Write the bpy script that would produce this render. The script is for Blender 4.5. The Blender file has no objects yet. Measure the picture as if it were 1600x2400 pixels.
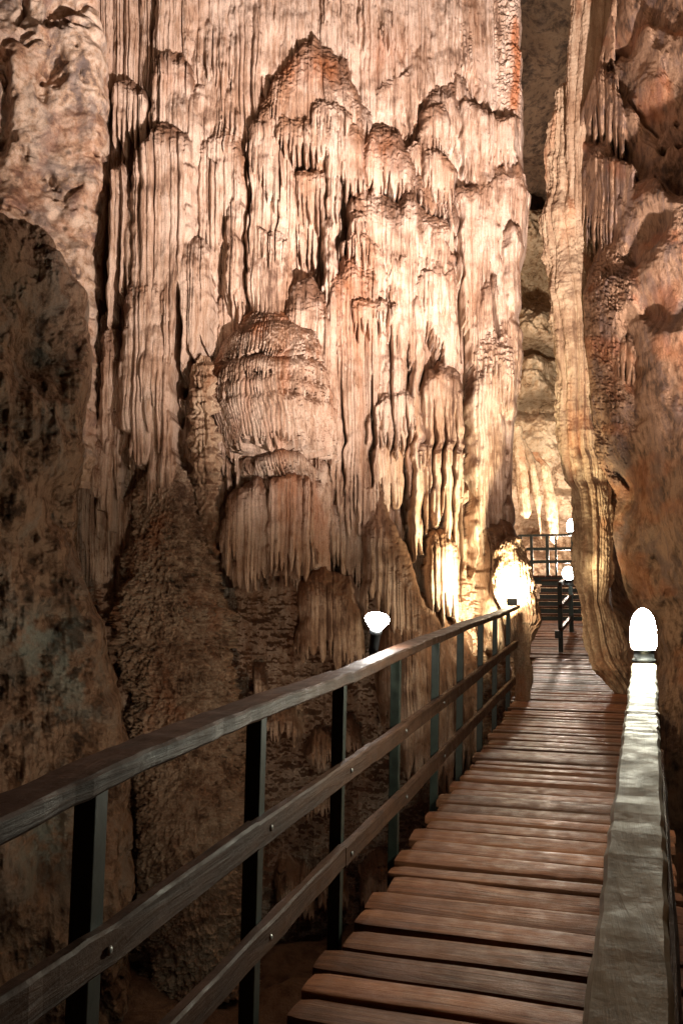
import bpy, math, random
import numpy as np
from mathutils import Vector, Matrix, Euler
random.seed(7)
S = bpy.context.scene
COL = S.collection
# ------------------------------------------------------------------ camera
F = 2000.0
CAMZ = 1.38
PITCH = math.atan(165 / F)
YAW = math.atan(615 / F * math.cos(PITCH))
cam = bpy.data.cameras.new('camera'); co = bpy.data.objects.new('camera', cam); COL.objects.link(co)
cam.sensor_fit = 'VERTICAL'; cam.sensor_height = 36; cam.lens = F / 2400 * 36
cam.clip_start = 0.02; cam.clip_end = 300
co.location = (0, 0, CAMZ)
co.rotation_euler = Euler((math.pi / 2 + PITCH, 0, YAW), 'XYZ')
S.camera = co
RM = np.array(co.rotation_euler.to_matrix())
C0 = np.array([0, 0, CAMZ])

def rays(px, py):
    px = np.asarray(px, float); py = np.asarray(py, float)
    d = np.stack(np.broadcast_arrays((px - 800) / F, -(py - 1200) / F, -1.0), -1)
    return d @ RM.T
def U(px, py, Y):            # point seen at a photo position, at forward distance Y
    d = rays(px, py); t = Y / d[..., 1]
    return C0 + d * t[..., None] if d.ndim > 1 else C0 + d * t
def UX(px, py, X):
    d = rays(px, py); return C0 + d * (X / d[0])
def UZ(px, py, Z):
    d = rays(px, py); return C0 + d * ((Z - CAMZ) / d[2])

# ------------------------------------------------------------------ noise
def _h(ix, iy, iz, seed):
    h = (ix * 374761393 + iy * 668265263 + iz * 2147483647 + seed * 1274126177) & 0xffffffff
    h = ((h ^ (h >> 13)) * 1274126177) & 0xffffffff
    h = ((h ^ (h >> 16)) * 2246822519) & 0xffffffff
    return ((h ^ (h >> 15)) & 0xffffff) / float(0xffffff) * 2 - 1
def vnoise(x, y, z=0.0, seed=0):
    x, y, z = np.broadcast_arrays(np.asarray(x, float), np.asarray(y, float), np.asarray(z, float))
    ix = np.floor(x).astype(np.int64); iy = np.floor(y).astype(np.int64); iz = np.floor(z).astype(np.int64)
    fx = x - ix; fy = y - iy; fz = z - iz
    fx = fx * fx * fx * (fx * (fx * 6 - 15) + 10); fy = fy * fy * fy * (fy * (fy * 6 - 15) + 10); fz = fz * fz * (3 - 2 * fz)
    r = 0
    for a in (0, 1):
        for b in (0, 1):
            for c in (0, 1):
                w = (fx if a else 1 - fx) * (fy if b else 1 - fy) * (fz if c else 1 - fz)
                r = r + w * _h(ix + a, iy + b, iz + c, seed)
    return r
def fbm(x, y, z=0.0, seed=0, o=4, g=0.5, ridge=False):
    r = 0; a = 1.0; s = 0
    for k in range(o):
        n = vnoise(x * 2.03 ** k + 17 * k, y * 2.03 ** k - 9 * k, np.asarray(z) * 2.03 ** k, seed + k * 31)
        if ridge: n = 1 - 2 * np.abs(n)
        r = r + a * n; s += a; a *= g
    return r / s
def rnd1(i, seed):
    return _h(np.asarray(i, np.int64), np.int64(seed * 7 + 3), np.int64(5), seed) * 0.5 + 0.5
def cells(x, width, seed, lo=-800, hi=2400):
    r = np.random.RandomState(seed)
    n = int((hi - lo) / width * 1.6) + 8
    e = lo + np.cumsum(width * (0.45 + 1.1 * r.rand(n) ** 1.3))
    i = np.clip(np.searchsorted(e, x), 1, n - 1)
    a = e[i - 1]; b = e[i]
    return i, (x - a) / (b - a) * 2 - 1, b - a
def ip(x, pts):
    p = sorted(pts); return np.interp(x, [q[0] for q in p], [q[1] for q in p])
def sst(a, b, x):
    t = np.clip((x - a) / (b - a), 0, 1); return t * t * (3 - 2 * t)

# ------------------------------------------------------------------ meshes
def tag(o, label=None, cat=None, group=None, kind=None):
    if label: o['label'] = label
    if cat: o['category'] = cat
    if group: o['group'] = group
    if kind: o['kind'] = kind
    return o
def grid_mesh(name, P, mat, wrap=False, attrs=None, parent=None, smooth=True):
    n, m = P.shape[:2]
    me = bpy.data.meshes.new(name)
    v = P.reshape(-1, 3)
    j = np.arange(m if wrap else m - 1); i = np.arange(n - 1)
    I, J = np.meshgrid(i, j, indexing='ij'); J2 = (J + 1) % m
    f = np.stack([I * m + J, (I + 1) * m + J, (I + 1) * m + J2, I * m + J2], -1).reshape(-1, 4)
    me.vertices.add(len(v)); me.vertices.foreach_set('co', v.astype(np.float32).ravel())
    me.loops.add(f.size); me.loops.foreach_set('vertex_index', f.astype(np.int32).ravel())
    me.polygons.add(len(f))
    me.polygons.foreach_set('loop_start', (np.arange(len(f)) * 4).astype(np.int32))
    me.polygons.foreach_set('loop_total', np.full(len(f), 4, np.int32))
    me.polygons.foreach_set('use_smooth', np.full(len(f), smooth, bool))
    me.update(calc_edges=True)
    for k, a in (attrs or {}).items():
        at = me.attributes.new(k, 'FLOAT', 'POINT'); at.data.foreach_set('value', a.astype(np.float32).ravel())
    me.materials.append(mat)
    o = bpy.data.objects.new(name, me); COL.objects.link(o)
    if parent: o.parent = parent
    return o
class MB:
    def __init__(s): s.v = []; s.f = []
    def add(s, vs, fs):
        b = len(s.v); s.v += [tuple(map(float, q)) for q in vs]; s.f += [tuple(b + k for k in q) for q in fs]
    def box(s, c, d, rz=0, M=None):
        x, y, z = [k / 2 for k in d]
        vs = [Vector((a * x, b * y, e * z)) for a in (-1, 1) for b in (-1, 1) for e in (-1, 1)]
        R = (M or Matrix.Rotation(rz, 3, 'Z')); vs = [R @ q + Vector(c) for q in vs]
        s.add(vs, [(0, 1, 3, 2), (4, 6, 7, 5), (0, 4, 5, 1), (2, 3, 7, 6), (0, 2, 6, 4), (1, 5, 7, 3)])
    def lathe(s, prof, c=(0, 0, 0), M=None, n=24, cap=True):
        vs = []; fs = []
        for (r, z) in prof:
            for k in range(n):
                a = 2 * math.pi * k / n
                q = Vector((r * math.cos(a), r * math.sin(a), z))
                vs.append((M @ q if M else q) + Vector(c))
        for i in range(len(prof) - 1):
            for k in range(n):
                k2 = (k + 1) % n
                fs.append((i * n + k, i * n + k2, (i + 1) * n + k2, (i + 1) * n + k))
        if cap:
            fs.append(tuple(range(n - 1, -1, -1))); fs.append(tuple((len(prof) - 1) * n + k for k in range(n)))
        s.add(vs, fs)
    def build(s, name, mat, parent=None, smooth=False, bevel=0):
        me = bpy.data.meshes.new(name); me.from_pydata(s.v, [], s.f)
        if smooth:
            for p in me.polygons: p.use_smooth = True
        me.update(); me.materials.append(mat)
        o = bpy.data.objects.new(name, me); COL.objects.link(o)
        if parent: o.parent = parent
        if bevel:
            b = o.modifiers.new('bevel', 'BEVEL'); b.width = bevel; b.segments = 2; b.limit_method = 'ANGLE'
        return o
def empty(name, loc=(0, 0, 0)):
    o = bpy.data.objects.new(name, None); COL.objects.link(o); o.location = loc; return o
def adopt(part, root):
    part.parent = root; part.matrix_parent_inverse = Matrix.Translation(-Vector(root.location)); return part

# ------------------------------------------------------------------ materials
def newmat(name):
    m = bpy.data.materials.new(name); m.use_nodes = True
    nt = m.node_tree; nt.nodes.clear()
    out = nt.nodes.new('ShaderNodeOutputMaterial'); b = nt.nodes.new('ShaderNodeBsdfPrincipled')
    nt.links.new(b.outputs[0], out.inputs[0])
    return m, nt, b
class NB:
    def __init__(s, nt): s.nt = nt
    def n(s, t, **k):
        q = s.nt.nodes.new(t)
        for a, b in k.items(): setattr(q, a, b)
        return q
    def L(s, a, b): s.nt.links.new(a, b)
    def pos(s, sc=(1, 1, 1)):
        g = s.n('ShaderNodeNewGeometry'); m = s.n('ShaderNodeMapping'); m.inputs['Scale'].default_value = sc
        s.L(g.outputs['Position'], m.inputs['Vector']); return m.outputs[0]
    def noise(s, vec, scale, detail=5, rough=0.55, dist=0):
        q = s.n('ShaderNodeTexNoise'); q.inputs['Scale'].default_value = scale; q.inputs['Detail'].default_value = detail
        q.inputs['Roughness'].default_value = rough; q.inputs['Distortion'].default_value = dist
        s.L(vec, q.inputs['Vector']); return q.outputs['Fac']
    def ramp(s, fac, stops):
        q = s.n('ShaderNodeValToRGB'); e = q.color_ramp.elements
        while len(e) < len(stops): e.new(0.5)
        for k, (p, c) in enumerate(stops):
            e[k].position = p; e[k].color = (c[0], c[1], c[2], 1) if not isinstance(c, (int, float)) else (c, c, c, 1)
        s.L(fac, q.inputs['Fac']); return q.outputs['Color']
    def mix(s, fac, a, b, mode='MIX'):
        q = s.n('ShaderNodeMix', data_type='RGBA', blend_type=mode)
        for i, v in ((0, fac), (6, a), (7, b)):
            if isinstance(v, (int, float)): q.inputs[i].default_value = v
            elif isinstance(v, tuple): q.inputs[i].default_value = (*v, 1)
            else: s.L(v, q.inputs[i])
        return q.outputs[2]
    def math(s, op, a, b=0.0):
        q = s.n('ShaderNodeMath', operation=op)
        for i, v in ((0, a), (1, b)):
            if isinstance(v, (int, float)): q.inputs[i].default_value = v
            else: s.L(v, q.inputs[i])
        return q.outputs[0]
    def bump(s, h, dist, strength, prev=None):
        q = s.n('ShaderNodeBump'); q.inputs['Distance'].default_value = dist; q.inputs['Strength'].default_value = strength
        s.L(h, q.inputs['Height'])
        if prev is not None: s.L(prev, q.inputs['Normal'])
        return q.outputs[0]
    def attr(s, name):
        q = s.n('ShaderNodeAttribute', attribute_name=name); return q.outputs['Fac']

def rock_mat(name, pale, mid, dark, streak=0.5, dirt_shade=(0.10, 0.05, 0.028), dirt_shade_amt=0.8, rough=0.75, bump=1.0,
             stain=(0.42, 0.13, 0.035), patch=None, patch_amt=0.6, fine=1.0, pits=0.0, spec=0.25):
    m, nt, b = newmat(name); q = NB(nt)
    P = q.pos(); PS = q.pos((1, 1, 0.07)); PS2 = q.pos((1, 1, 0.16))
    big = q.noise(P, 1.3, 4, 0.6, 0.4)
    st = q.noise(PS, 9.0, 4, 0.65, 0.2); st2 = q.noise(PS2, 26.0, 3, 0.6)
    med = q.noise(P, 7.0, 6, 0.65, 0.3)
    f = q.mix(streak, med, st)
    f = q.mix(0.35, f, st2 if streak > 0.3 else med)
    f = q.math('ADD', f, q.math('MULTIPLY', q.math('SUBTRACT', big, 0.5), 0.55))
    col = q.ramp(f, [(0.34, dark), (0.45, mid), (0.55, pale), (0.75, tuple(min(1, c * 1.12) for c in pale))])
    if patch is not None:
        pf = q.ramp(q.noise(P, 1.9, 7, 0.68, 0.6), [(0.50, 0.0), (0.60, 1.0)])
        col = q.mix(q.math('MULTIPLY', pf, patch_amt), col, patch)
    # sediment on upward faces, plus their shade painted into the colour
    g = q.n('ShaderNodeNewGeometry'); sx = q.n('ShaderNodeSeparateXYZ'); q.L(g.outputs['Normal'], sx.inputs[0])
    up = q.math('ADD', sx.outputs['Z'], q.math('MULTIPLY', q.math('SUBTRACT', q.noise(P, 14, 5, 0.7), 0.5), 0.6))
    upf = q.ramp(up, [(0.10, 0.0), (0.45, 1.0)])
    col = q.mix(q.math('MAXIMUM', q.math('MULTIPLY', upf, dirt_shade_amt), q.math('MULTIPLY', q.attr('sediment_shade'), .92)), col, q.mix(med, dirt_shade, tuple(c * 2.0 for c in dirt_shade)))
    if streak > .6:
        sf = q.ramp(q.noise(q.pos((1, 1, .10)), 1.9, 5, .62, .5), [(0.50, 0.0), (0.66, 1.0)])
        col = q.mix(q.math('MULTIPLY', sf, .55), col, tuple(c * k for c, k in zip(mid, (.80, .62, .48))))
        wf = q.ramp(q.noise(q.pos((1, 1, .14)), 2.7, 4, .6, .3), [(0.56, 0.0), (0.68, 1.0)])
        col = q.mix(q.math('MULTIPLY', wf, .45), col, tuple(min(.8, c * 1.2) for c in pale))
    col = q.mix(q.attr('stain'), col, stain)
    # speckle of grains
    sp = q.ramp(q.noise(P, 55 * fine, 3, 0.7), [(0.32, 0.55), (0.55, 1.0)])
    col = q.mix(0.6, col, q.mix(1.0, col, sp, 'MULTIPLY'))
    if pits > 0:
        vo = q.n('ShaderNodeTexVoronoi'); vo.inputs['Scale'].default_value = 3.2; q.L(q.pos(), vo.inputs['Vector'])
        pt = q.ramp(vo.outputs['Distance'], [(0.06, 1.0), (0.16, 0.0)])
        col = q.mix(q.math('MULTIPLY', pt, pits), col, tuple(c * 0.25 for c in dark))
    q.L(col, b.inputs['Base Color'])
    rr_ = q.ramp(q.noise(P, 2.4, 4, .6), [(0.35, rough - .28), (0.62, rough + .12)]); q.L(rr_, b.inputs['Roughness'])
    b.inputs['Specular IOR Level'].default_value = spec
    n1 = q.bump(q.noise(q.pos((1, 1, .3)) if streak > .3 else P, 16 * fine, 6, 0.7, 0.3), 0.04, 0.45 * bump)
    n2 = q.bump(q.noise(P, 60 * fine, 4, 0.7), 0.012, 0.7 * bump, n1)
    n3 = q.bump(st2, 0.035, 0.6 * streak * bump, n2)
    q.L(n3, b.inputs['Normal'])
    return m
M_FLOW = rock_mat('pink_flowstone', (0.65, 0.505, 0.405), (0.46, 0.315, 0.225), (0.18, 0.105, 0.072), 0.75, dirt_shade_amt=0.9, bump=1.1)
M_COL = rock_mat('tan_flowstone', (0.47, 0.35, 0.245), (0.34, 0.225, 0.145), (0.15, 0.09, 0.055), 0.62, dirt_shade_amt=0.6, bump=0.8)
M_UPL = rock_mat('cream_orange_limestone', (0.68, 0.54, 0.43), (0.52, 0.36, 0.25), (0.20, 0.14, 0.11), 0.05, dirt_shade_amt=0.3,
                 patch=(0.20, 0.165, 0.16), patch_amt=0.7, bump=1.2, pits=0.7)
M_LEFT = rock_mat('brown_limestone', (0.42, 0.29, 0.20), (0.24, 0.145, 0.09), (0.07, 0.042, 0.028), 0.12, dirt_shade_amt=0.3,
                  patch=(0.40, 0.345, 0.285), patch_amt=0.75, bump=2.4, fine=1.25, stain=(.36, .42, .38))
M_RIGHT = rock_mat('russet_limestone', (0.33, 0.21, 0.135), (0.20, 0.115, 0.068), (0.065, 0.038, 0.025), 0.1, dirt_shade_amt=0.4,
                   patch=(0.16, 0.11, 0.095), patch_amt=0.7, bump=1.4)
M_COLP = rock_mat('pale_tan_flowstone', (0.50, 0.37, 0.25), (0.37, 0.245, 0.155), (0.18, 0.11, 0.07), 0.5, dirt_shade_amt=0.5, bump=0.55)
M_BACK = rock_mat('cream_limestone', (0.66, 0.52, 0.36), (0.52, 0.37, 0.23), (0.22, 0.14, 0.08), 0.15, dirt_shade_amt=0.5, bump=1.0)
M_CORAL = rock_mat('knobbly_calcite', (0.56, 0.43, 0.32), (0.42, 0.29, 0.20), (0.18, 0.11, 0.075), 0.15, dirt_shade_amt=0.3, bump=2.0, fine=0.8)
M_DARK = rock_mat('dark_cave_rock', (0.20, 0.13, 0.085), (0.12, 0.075, 0.05), (0.05, 0.03, 0.02), 0.1, dirt_shade_amt=0.4, bump=1.5)

def wood_mat(name, a, b_, c, axis='X', rough=0.45, worn=None, bmp=1.0):
    m, nt, b = newmat(name); q = NB(nt)
    sc = {'X': (0.6, 9, 9), 'Y': (9, 0.6, 9)}[axis]
    P = q.pos(sc)
    oi = q.n('ShaderNodeAttribute', attribute_name='board'); sh = q.n('ShaderNodeVectorMath', operation='ADD')
    q.L(P, sh.inputs[0])
    cb = q.n('ShaderNodeCombineXYZ')
    for k in range(3): q.L(q.math('MULTIPLY', oi.outputs['Fac'], 37.0), cb.inputs[k])
    q.L(cb.outputs[0], sh.inputs[1])
    g = q.noise(sh.outputs[0], 2.2, 7, 0.68, 1.2)
    col = q.ramp(g, [(0.30, a), (0.5, b_), (0.68, c)])
    tone = q.ramp(oi.outputs['Fac'], [(0.0, 0.5), (1.0, 1.3)])
    col = q.mix(1.0, col, tone, 'MULTIPLY')
    blot = q.ramp(q.noise(q.pos(), 3.5, 5, 0.65), [(0.35, 0.55), (0.6, 1.05)])
    col = q.mix(0.7, col, q.mix(1.0, col, blot, 'MULTIPLY'))
    if worn:
        wf = q.ramp(q.noise(q.pos(), 9, 6, 0.7, 0.5), [(0.52, 0.0), (0.62, 1.0)])
        col = q.mix(q.math('MULTIPLY', wf, 0.75), col, worn)
    q.L(col, b.inputs['Base Color'])
    rr = q.ramp(q.noise(q.pos(), 12, 4, 0.6), [(0.3, rough - 0.12), (0.7, rough + 0.2)])
    q.L(rr, b.inputs['Roughness'])
    b.inputs['Specular IOR Level'].default_value = 0.28
    n1 = q.bump(g, 0.012, 0.6 * bmp)
    n2 = q.bump(q.noise(q.pos(), 40, 4, 0.7), 0.004, 0.5 * bmp, n1)
    q.L(n2, b.inputs['Normal'])
    return m
M_DECK = wood_mat('brown_deck_wood', (0.070, 0.025, 0.011), (0.165, 0.062, 0.028), (0.26, 0.112, 0.052), 'X', 0.50)
M_RAIL = wood_mat('brown_rail_wood', (0.05, 0.024, 0.013), (0.10, 0.046, 0.025), (0.155, 0.076, 0.042), 'Y', 0.55)
M_RAILW = wood_mat('weathered_rail_wood', (0.38, 0.32, 0.20), (0.64, 0.57, 0.38), (0.78, 0.72, 0.52), 'Y', 0.68, worn=(0.34, 0.28, 0.18), bmp=.4)
def simple(name, col, rough=0.5, metal=0.0, noise=0.25):
    m, nt, b = newmat(name); q = NB(nt)
    n = q.noise(q.pos(), 18, 5, 0.65)
    c = q.ramp(n, [(0.3, tuple(k * (1 - noise) for k in col)), (0.7, tuple(min(1, k * (1 + noise)) for k in col))])
    q.L(c, b.inputs['Base Color']); b.inputs['Roughness'].default_value = rough; b.inputs['Metallic'].default_value = metal
    q.L(q.bump(n, 0.004, 0.4), b.inputs['Normal'])
    return m
M_POST = simple('dark_green_paint', (0.016, 0.021, 0.016), 0.45, 0, 0.5)
M_BLACK = simple('black_lamp_metal', (0.02, 0.022, 0.024), 0.4)
M_STEEL = simple('grey_metal', (0.25, 0.25, 0.24), 0.4, 0.6)
def emit(name, col, s):
    m, nt, b = newmat(name)
    b.inputs['Base Color'].default_value = (0.8, 0.8, 0.8, 1)
    b.inputs['Emission Color'].default_value = (*col, 1); b.inputs['Emission Strength'].default_value = s
    return m

# ------------------------------------------------------------------ rock sheets
def plane2(pa, Ya, pb, Yb):
    """vertical plane through two points given as photo column + distance"""
    A = U(pa, 1365, Ya); B = U(pb, 1365, Yb)
    d = (B - A); d[2] = 0; d /= np.linalg.norm(d)
    n = np.array([d[1], -d[0], 0])
    if n @ (C0 - A) < 0: n = -n
    q = C0 - (A + B) / 2; q[2] = 0; q /= np.linalg.norm(q)
    return A, n, q
LAST = {}
def sheet(name, plane, xr, yr, stepx, stepy, fn, mat, stainfn=None):
    A, n, dd = plane
    xs = np.arange(xr[0], xr[1] + stepx, stepx); ys = np.arange(yr[0], yr[1] + stepy, stepy)
    X, Y = np.meshgrid(xs, ys)
    d = rays(X, Y)
    t = ((A - C0) @ n) / (d @ n)
    P = C0 + d * t[..., None]
    Hh, off = fn(X, Y, P)
    P = P + dd * Hh[..., None]
    if off is not None: P = P + off
    at = {'stain': stainfn(X, Y) if stainfn else np.zeros_like(X), 'sediment_shade': LAST.pop('T', np.zeros_like(X))}
    return grid_mesh(name, P, mat, attrs=at)

NEG = -9.0
class Relief:
    def __init__(s, X, Y, H0):
        s.X = X; s.Y = Y; s.H = H0.copy(); s.T = np.zeros_like(H0)
        s.wx = 13 * fbm(X / 75, Y / 95, 0, 901, 3) + 5 * fbm(X / 22, Y / 26, 0, 902, 2); s.wy = 15 * fbm(X / 60, Y / 75, 0, 903, 3) + 6 * fbm(X / 18, Y / 22, 0, 904, 3)
    def drape(s, top, bot, l0, l1, w=12, seed=1, ht=45, ws=18, fl=0.05, rag=30, taper=45, lean=0.0, fan=0.0, big=0, bigamp=0.0, hollow=0.0):
        """one apron of flowstone: rounded shoulder along `top`, fluted front, ragged stalactite fringe along `bot`"""
        X, Y = s.X, s.Y
        x0 = min(p[0] for p in top); x1 = max(p[0] for p in top)
        cx = (x0 + x1) / 2; l0 *= .62; l1 *= .62; bigamp *= .7; fl *= .75
        m = (X > x0 - 30) & (X < x1 + 30) & (Y > min(p[1] for p in top) - 40) & (Y < max(p[1] for p in bot) + rag + 60)
        x = X[m] + s.wx[m]; y = Y[m] + s.wy[m]
        jit = 5 * fbm(x / 26, y / 26, 0, seed + 3, 3) + 9 * fbm(x / 55, 0, 0, seed + 4, 2)
        T = ip(x, top) + jit + 4 * vnoise(x / 7, y / 30, 0, seed + 5); B = ip(x, bot)
        xc = X[m] + .25 * s.wx[m]
        xe = xc + 6 * fbm(xc / 160, y / 260, 0, seed, 3) + 1.6 * vnoise(xc / 30, y / 90, 1.5, seed)
        wid = 1 + fan * np.clip((y - T) / 200, 0, 1.2)
        xw = cx + (xe - cx) / wid
        i, u, cw = cells(xw, w, seed)
        r = rnd1(i, seed); r2 = rnd1(i, seed + 50)
        yb = B + (r - 0.5) * 2 * rag
        k = np.clip((yb - y) / (taper * (0.6 + 0.8 * r2)), 0, 1)
        tw = np.sqrt(k) * 1.05 + 0.0
        prof = np.sqrt(np.clip(1 - (u / np.maximum(tw, 1e-3)) ** 2, 0, 1))
        inside = (y > T) & (y < yb) & (np.abs(u) < np.maximum(tw, 0.02)) & (x > x0) & (x < x1)
        dt = np.clip((y - T) / ht, 0, 1); sh = np.sqrt(1 - (1 - dt) ** 2)
        dx = np.clip(np.minimum(x - x0, x1 - x) / ws, 0, 1); sd = np.sqrt(np.clip(1 - (1 - dx) ** 2, 0, 1))
        amp = 1.9 * fl * np.clip(cw / w, 0.4, 1.8) * (0.35 + 0.9 * r2)
        # depth of the fluting varies down each flute
        amp = amp * (0.45 + 0.75 * sst(-0.5, 0.5, vnoise(i * 3.7, y / 120, 0, seed + 9)))
        z = l0 + (l1 - l0) * sh * sd + lean * (y - T) / 1000 + amp * prof * (0.25 + 0.75 * dt) - amp * 0.6
        # finer flutes on top
        i2, u2, _ = cells(xw + 1.2 * vnoise(xc / 9, y / 110, 3, seed), w * 0.42, seed + 11)
        z = z + amp * 0.42 * (np.sqrt(np.clip(1 - u2 ** 2, 0, 1)) - 0.7) * (0.3 + 0.7 * dt)
        if big:
            i3, u3, c3 = cells(xe, big, seed + 21)
            z = z + bigamp * (np.sqrt(np.clip(1 - u3 ** 2, 0, 1)) - 0.75 + 0.5 * (rnd1(i3, seed + 4) - 0.5)) * dt
        # knobbly scalloping near the shoulder
        z = z + (1 - sst(0.5, 1.6, (y - T) / ht)) * (0.035 if ht < 135 else .0) * fbm(x / 9, y / 6, 0, seed + 2, 3, 0.6)
        h = s.H[m]; w_ = inside & (z > h); h = np.where(w_, z, h); s.H[m] = h
        k_ = (1 - sst(.45, 1.6, (y - T) / ht + .35 * vnoise(x / 12, y / 25, 0, seed + 8))) * (0.0 if 300 <= seed < 400 else min(1.0, max(.35, (l1 - l0) / .2)))  # shoulder tint: brown deposit plus the shade of unlit tops, painted in
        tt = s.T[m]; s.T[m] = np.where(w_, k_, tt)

def main_wall(X, Y, P):
    base = ip(Y, [(-400, -0.25), (0, -0.15), (500, 0.0), (1000, 0.12), (1300, 0.25), (1700, 0.4), (2700, 1.0)])
    xe = X + 9 * fbm(X / 180, Y / 320, 0, 5, 3) + 3 * vnoise(X / 40, Y / 60, 0, 6)
    i, u, cw = cells(xe, 46, 3); i2, u2, c2 = cells(xe, 14, 4); i3, u3, c3 = cells(xe, 6.5, 8)
    fd = 1 - sst(1330, 1420, Y + 40 * fbm(X / 50, Y / 50, 0, 1, 2))      # flutes fade into rough rock low down
    a1 = 0.12 * (np.sqrt(1 - u ** 2) - 0.8 + 0.8 * (rnd1(i, 1) - 0.5)) * (0.5 + 0.6 * rnd1(i, 5))
    a2 = 0.09 * (np.sqrt(1 - u2 ** 2) - 0.7) * (0.3 + rnd1(i2, 2)) * (0.5 + 0.6 * sst(-.5, .5, vnoise(i2 * 3.1, Y / 150, 0, 3)))
    a3 = 0.034 * (np.sqrt(1 - u3 ** 2) - 0.7)
    H = a1 * fd + (a2 + a3) * fd + (1 - fd) * (0.20 * fbm(X / 90, Y / 70, 0, 12, 5, 0.6) + 0.07 * fbm(X / 24, Y / 19, 0, 14, 4, 0.6, True))
    H += 0.10 * fbm(X / 260, Y / 260, 0, 15, 2)
    R = Relief(X, Y, H)
    D = R.drape
    # smooth broad sheets at the top left of the curtain
    D([(440, -400), (600, -400)], [(440, 300), (600, 620)], 0, 0.16, 44, 31, 40, 20, 0.10, 20, 60)
    D([(590, -400), (720, -400)], [(590, 240), (650, 200), (720, 130)], 0, 0.22, 75, 32, 40, 30, 0.08, 20, 50)
    D([(716, -400), (860, -400)], [(716, 160), (860, 420)], 0, 0.17, 22, 33, 40, 15, 0.07, 40, 60)
    D([(850, -400), (950, -400)], [(850, 330), (950, 360)], 0, 0.24, 15, 34, 40, 15, 0.06, 30, 60)
    D([(945, -400), (1120, -400)], [(945, 400), (1000, 250), (1120, 250)], 0, 0.22, 20, 35, 40, 15, 0.08, 40, 60)
    D([(1110, -400), (1185, -400)], [(1110, 240), (1185, 300)], 0, 0.30, 24, 36, 40, 15, 0.06, 10, 30)
    D([(1175, -400), (1262, -400)], [(1175, 500), (1262, 700)], 0, 0.40, 30, 37, 40, 40, 0.06, 10, 30)
    # upper left cluster
    D([(365, -60), (400, -110), (450, -60)], [(365, 220), (450, 300)], .1, .34, 16, 41, 50, 20, .06, 30, 50)
    D([(358, 175), (385, 135), (410, 122), (440, 140), (458, 190)], [(358, 330), (458, 420)], .15, .52, 15, 42, 45, 18, .06, 25, 45)
    D([(262, 215), (280, 190), (310, 185), (345, 200), (356, 230)], [(262, 300), (300, 380), (356, 340)], .1, .48, 17, 43, 35, 15, .08, 35, 90)
    D([(462, 395), (470, 335), (500, 308), (530, 300), (560, 330), (582, 375)], [(462, 640), (520, 560), (582, 760)], .1, .50, 19, 44, 50, 20, .09, 70, 110)
    D([(480, 380), (582, 395)], [(480, 560), (582, 900)], .1, .42, 26, 45, 30, 20, .10, 60, 120)
    # tall white column left
    D([(318, 430), (340, 365), (368, 322), (395, 300), (430, 315), (455, 345), (470, 400)],
      [(318, 1080), (400, 1160), (445, 900), (470, 640)], .2, .92, 30, 46, 60, 34, .10, 30, 60, lean=0.10)
    D([(300, 760), (330, 640), (380, 600), (430, 640), (448, 760)], [(300, 1000), (350, 1120), (430, 1060), (448, 900)], .3, 1.0, 34, 47, 120, 40, .07, 20, 60)
    D([(268, 440), (280, 412), (300, 402), (322, 420)], [(268, 840), (322, 640)], .2, .72, 22, 48, 30, 14, .07, 40, 260)
    D([(246, 900), (258, 800), (275, 760), (300, 800), (318, 900)], [(246, 1250), (318, 1200)], .2, .62, 24, 49, 80, 20, .06, 30, 60)
    # columns right of it
    D([(583, 330), (588, 290), (612, 272), (640, 278), (658, 300), (664, 330)], [(583, 640), (620, 700), (664, 745)], .2, .62, 21, 51, 45, 14, .09, 45, 90)
    D([(640, 320), (700, 330)], [(640, 730), (672, 760), (700, 640)], .2, .52, 19, 52, 40, 14, .09, 30, 90)
    D([(700, 400), (740, 392), (790, 410)], [(700, 600), (740, 640), (790, 560)], .15, .34, 16, 53, 35, 14, .06, 25, 120)
    # great mound
    D([(592, 262), (600, 245), (625, 225), (650, 168), (692, 120), (734, 84), (780, 130), (816, 150), (835, 215), (852, 300)],
      [(592, 300), (650, 330), (690, 390), (760, 392), (800, 470), (852, 500)], .15, .66, 13, 54, 110, 34, .05, 22, 40, fan=0.25)
    D([(640, 330), (660, 296), (720, 290), (800, 300), (850, 330)], [(640, 360), (690, 395), (760, 395), (815, 500), (850, 500)], .4, .80, 12, 55, 50, 30, .05, 20, 40)
    D([(690, 402), (720, 398), (765, 400), (800, 430)], [(690, 540), (740, 600), (800, 520)], .2, .58, 14, 56, 30, 15, .06, 40, 110)
    # right of mound : knobs and ridge
    D([(975, 300), (993, 232), (1005, 203), (1030, 190), (1058, 203), (1078, 245)], [(975, 420), (1020, 370), (1078, 400)], .15, .55, 13, 57, 60, 22, .05, 20, 40)
    D([(977, 320), (985, 285), (1010, 265), (1035, 268), (1052, 300)], [(977, 400), (1052, 390)], .4, .70, 11, 58, 40, 22, .045, 20, 40)
    D([(1040, 230), (1060, 170), (1085, 190), (1112, 250)], [(1040, 250), (1112, 300)], .1, .48, 13, 59, 45, 15, .04, 15, 30)
    D([(1070, 250), (1078, 240), (1105, 246), (1140, 262), (1180, 280), (1206, 292)], [(1070, 440), (1120, 445), (1206, 400)], .15, .66, 12.5, 60, 30, 16, .055, 18, 35)
    D([(846, 330), (852, 305), (868, 291), (902, 296), (928, 312), (948, 347), (968, 375), (990, 398), (1030, 430), (1066, 470)],
      [(846, 470), (930, 480), (1066, 560)], .2, .72, 12, 61, 100, 30, .05, 20, 35, fan=.1)
    D([(985, 375), (1010, 362), (1040, 385), (1064, 420)], [(985, 480), (1064, 520)], .4, .86, 14, 62, 45, 20, .05, 20, 35)
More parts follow.
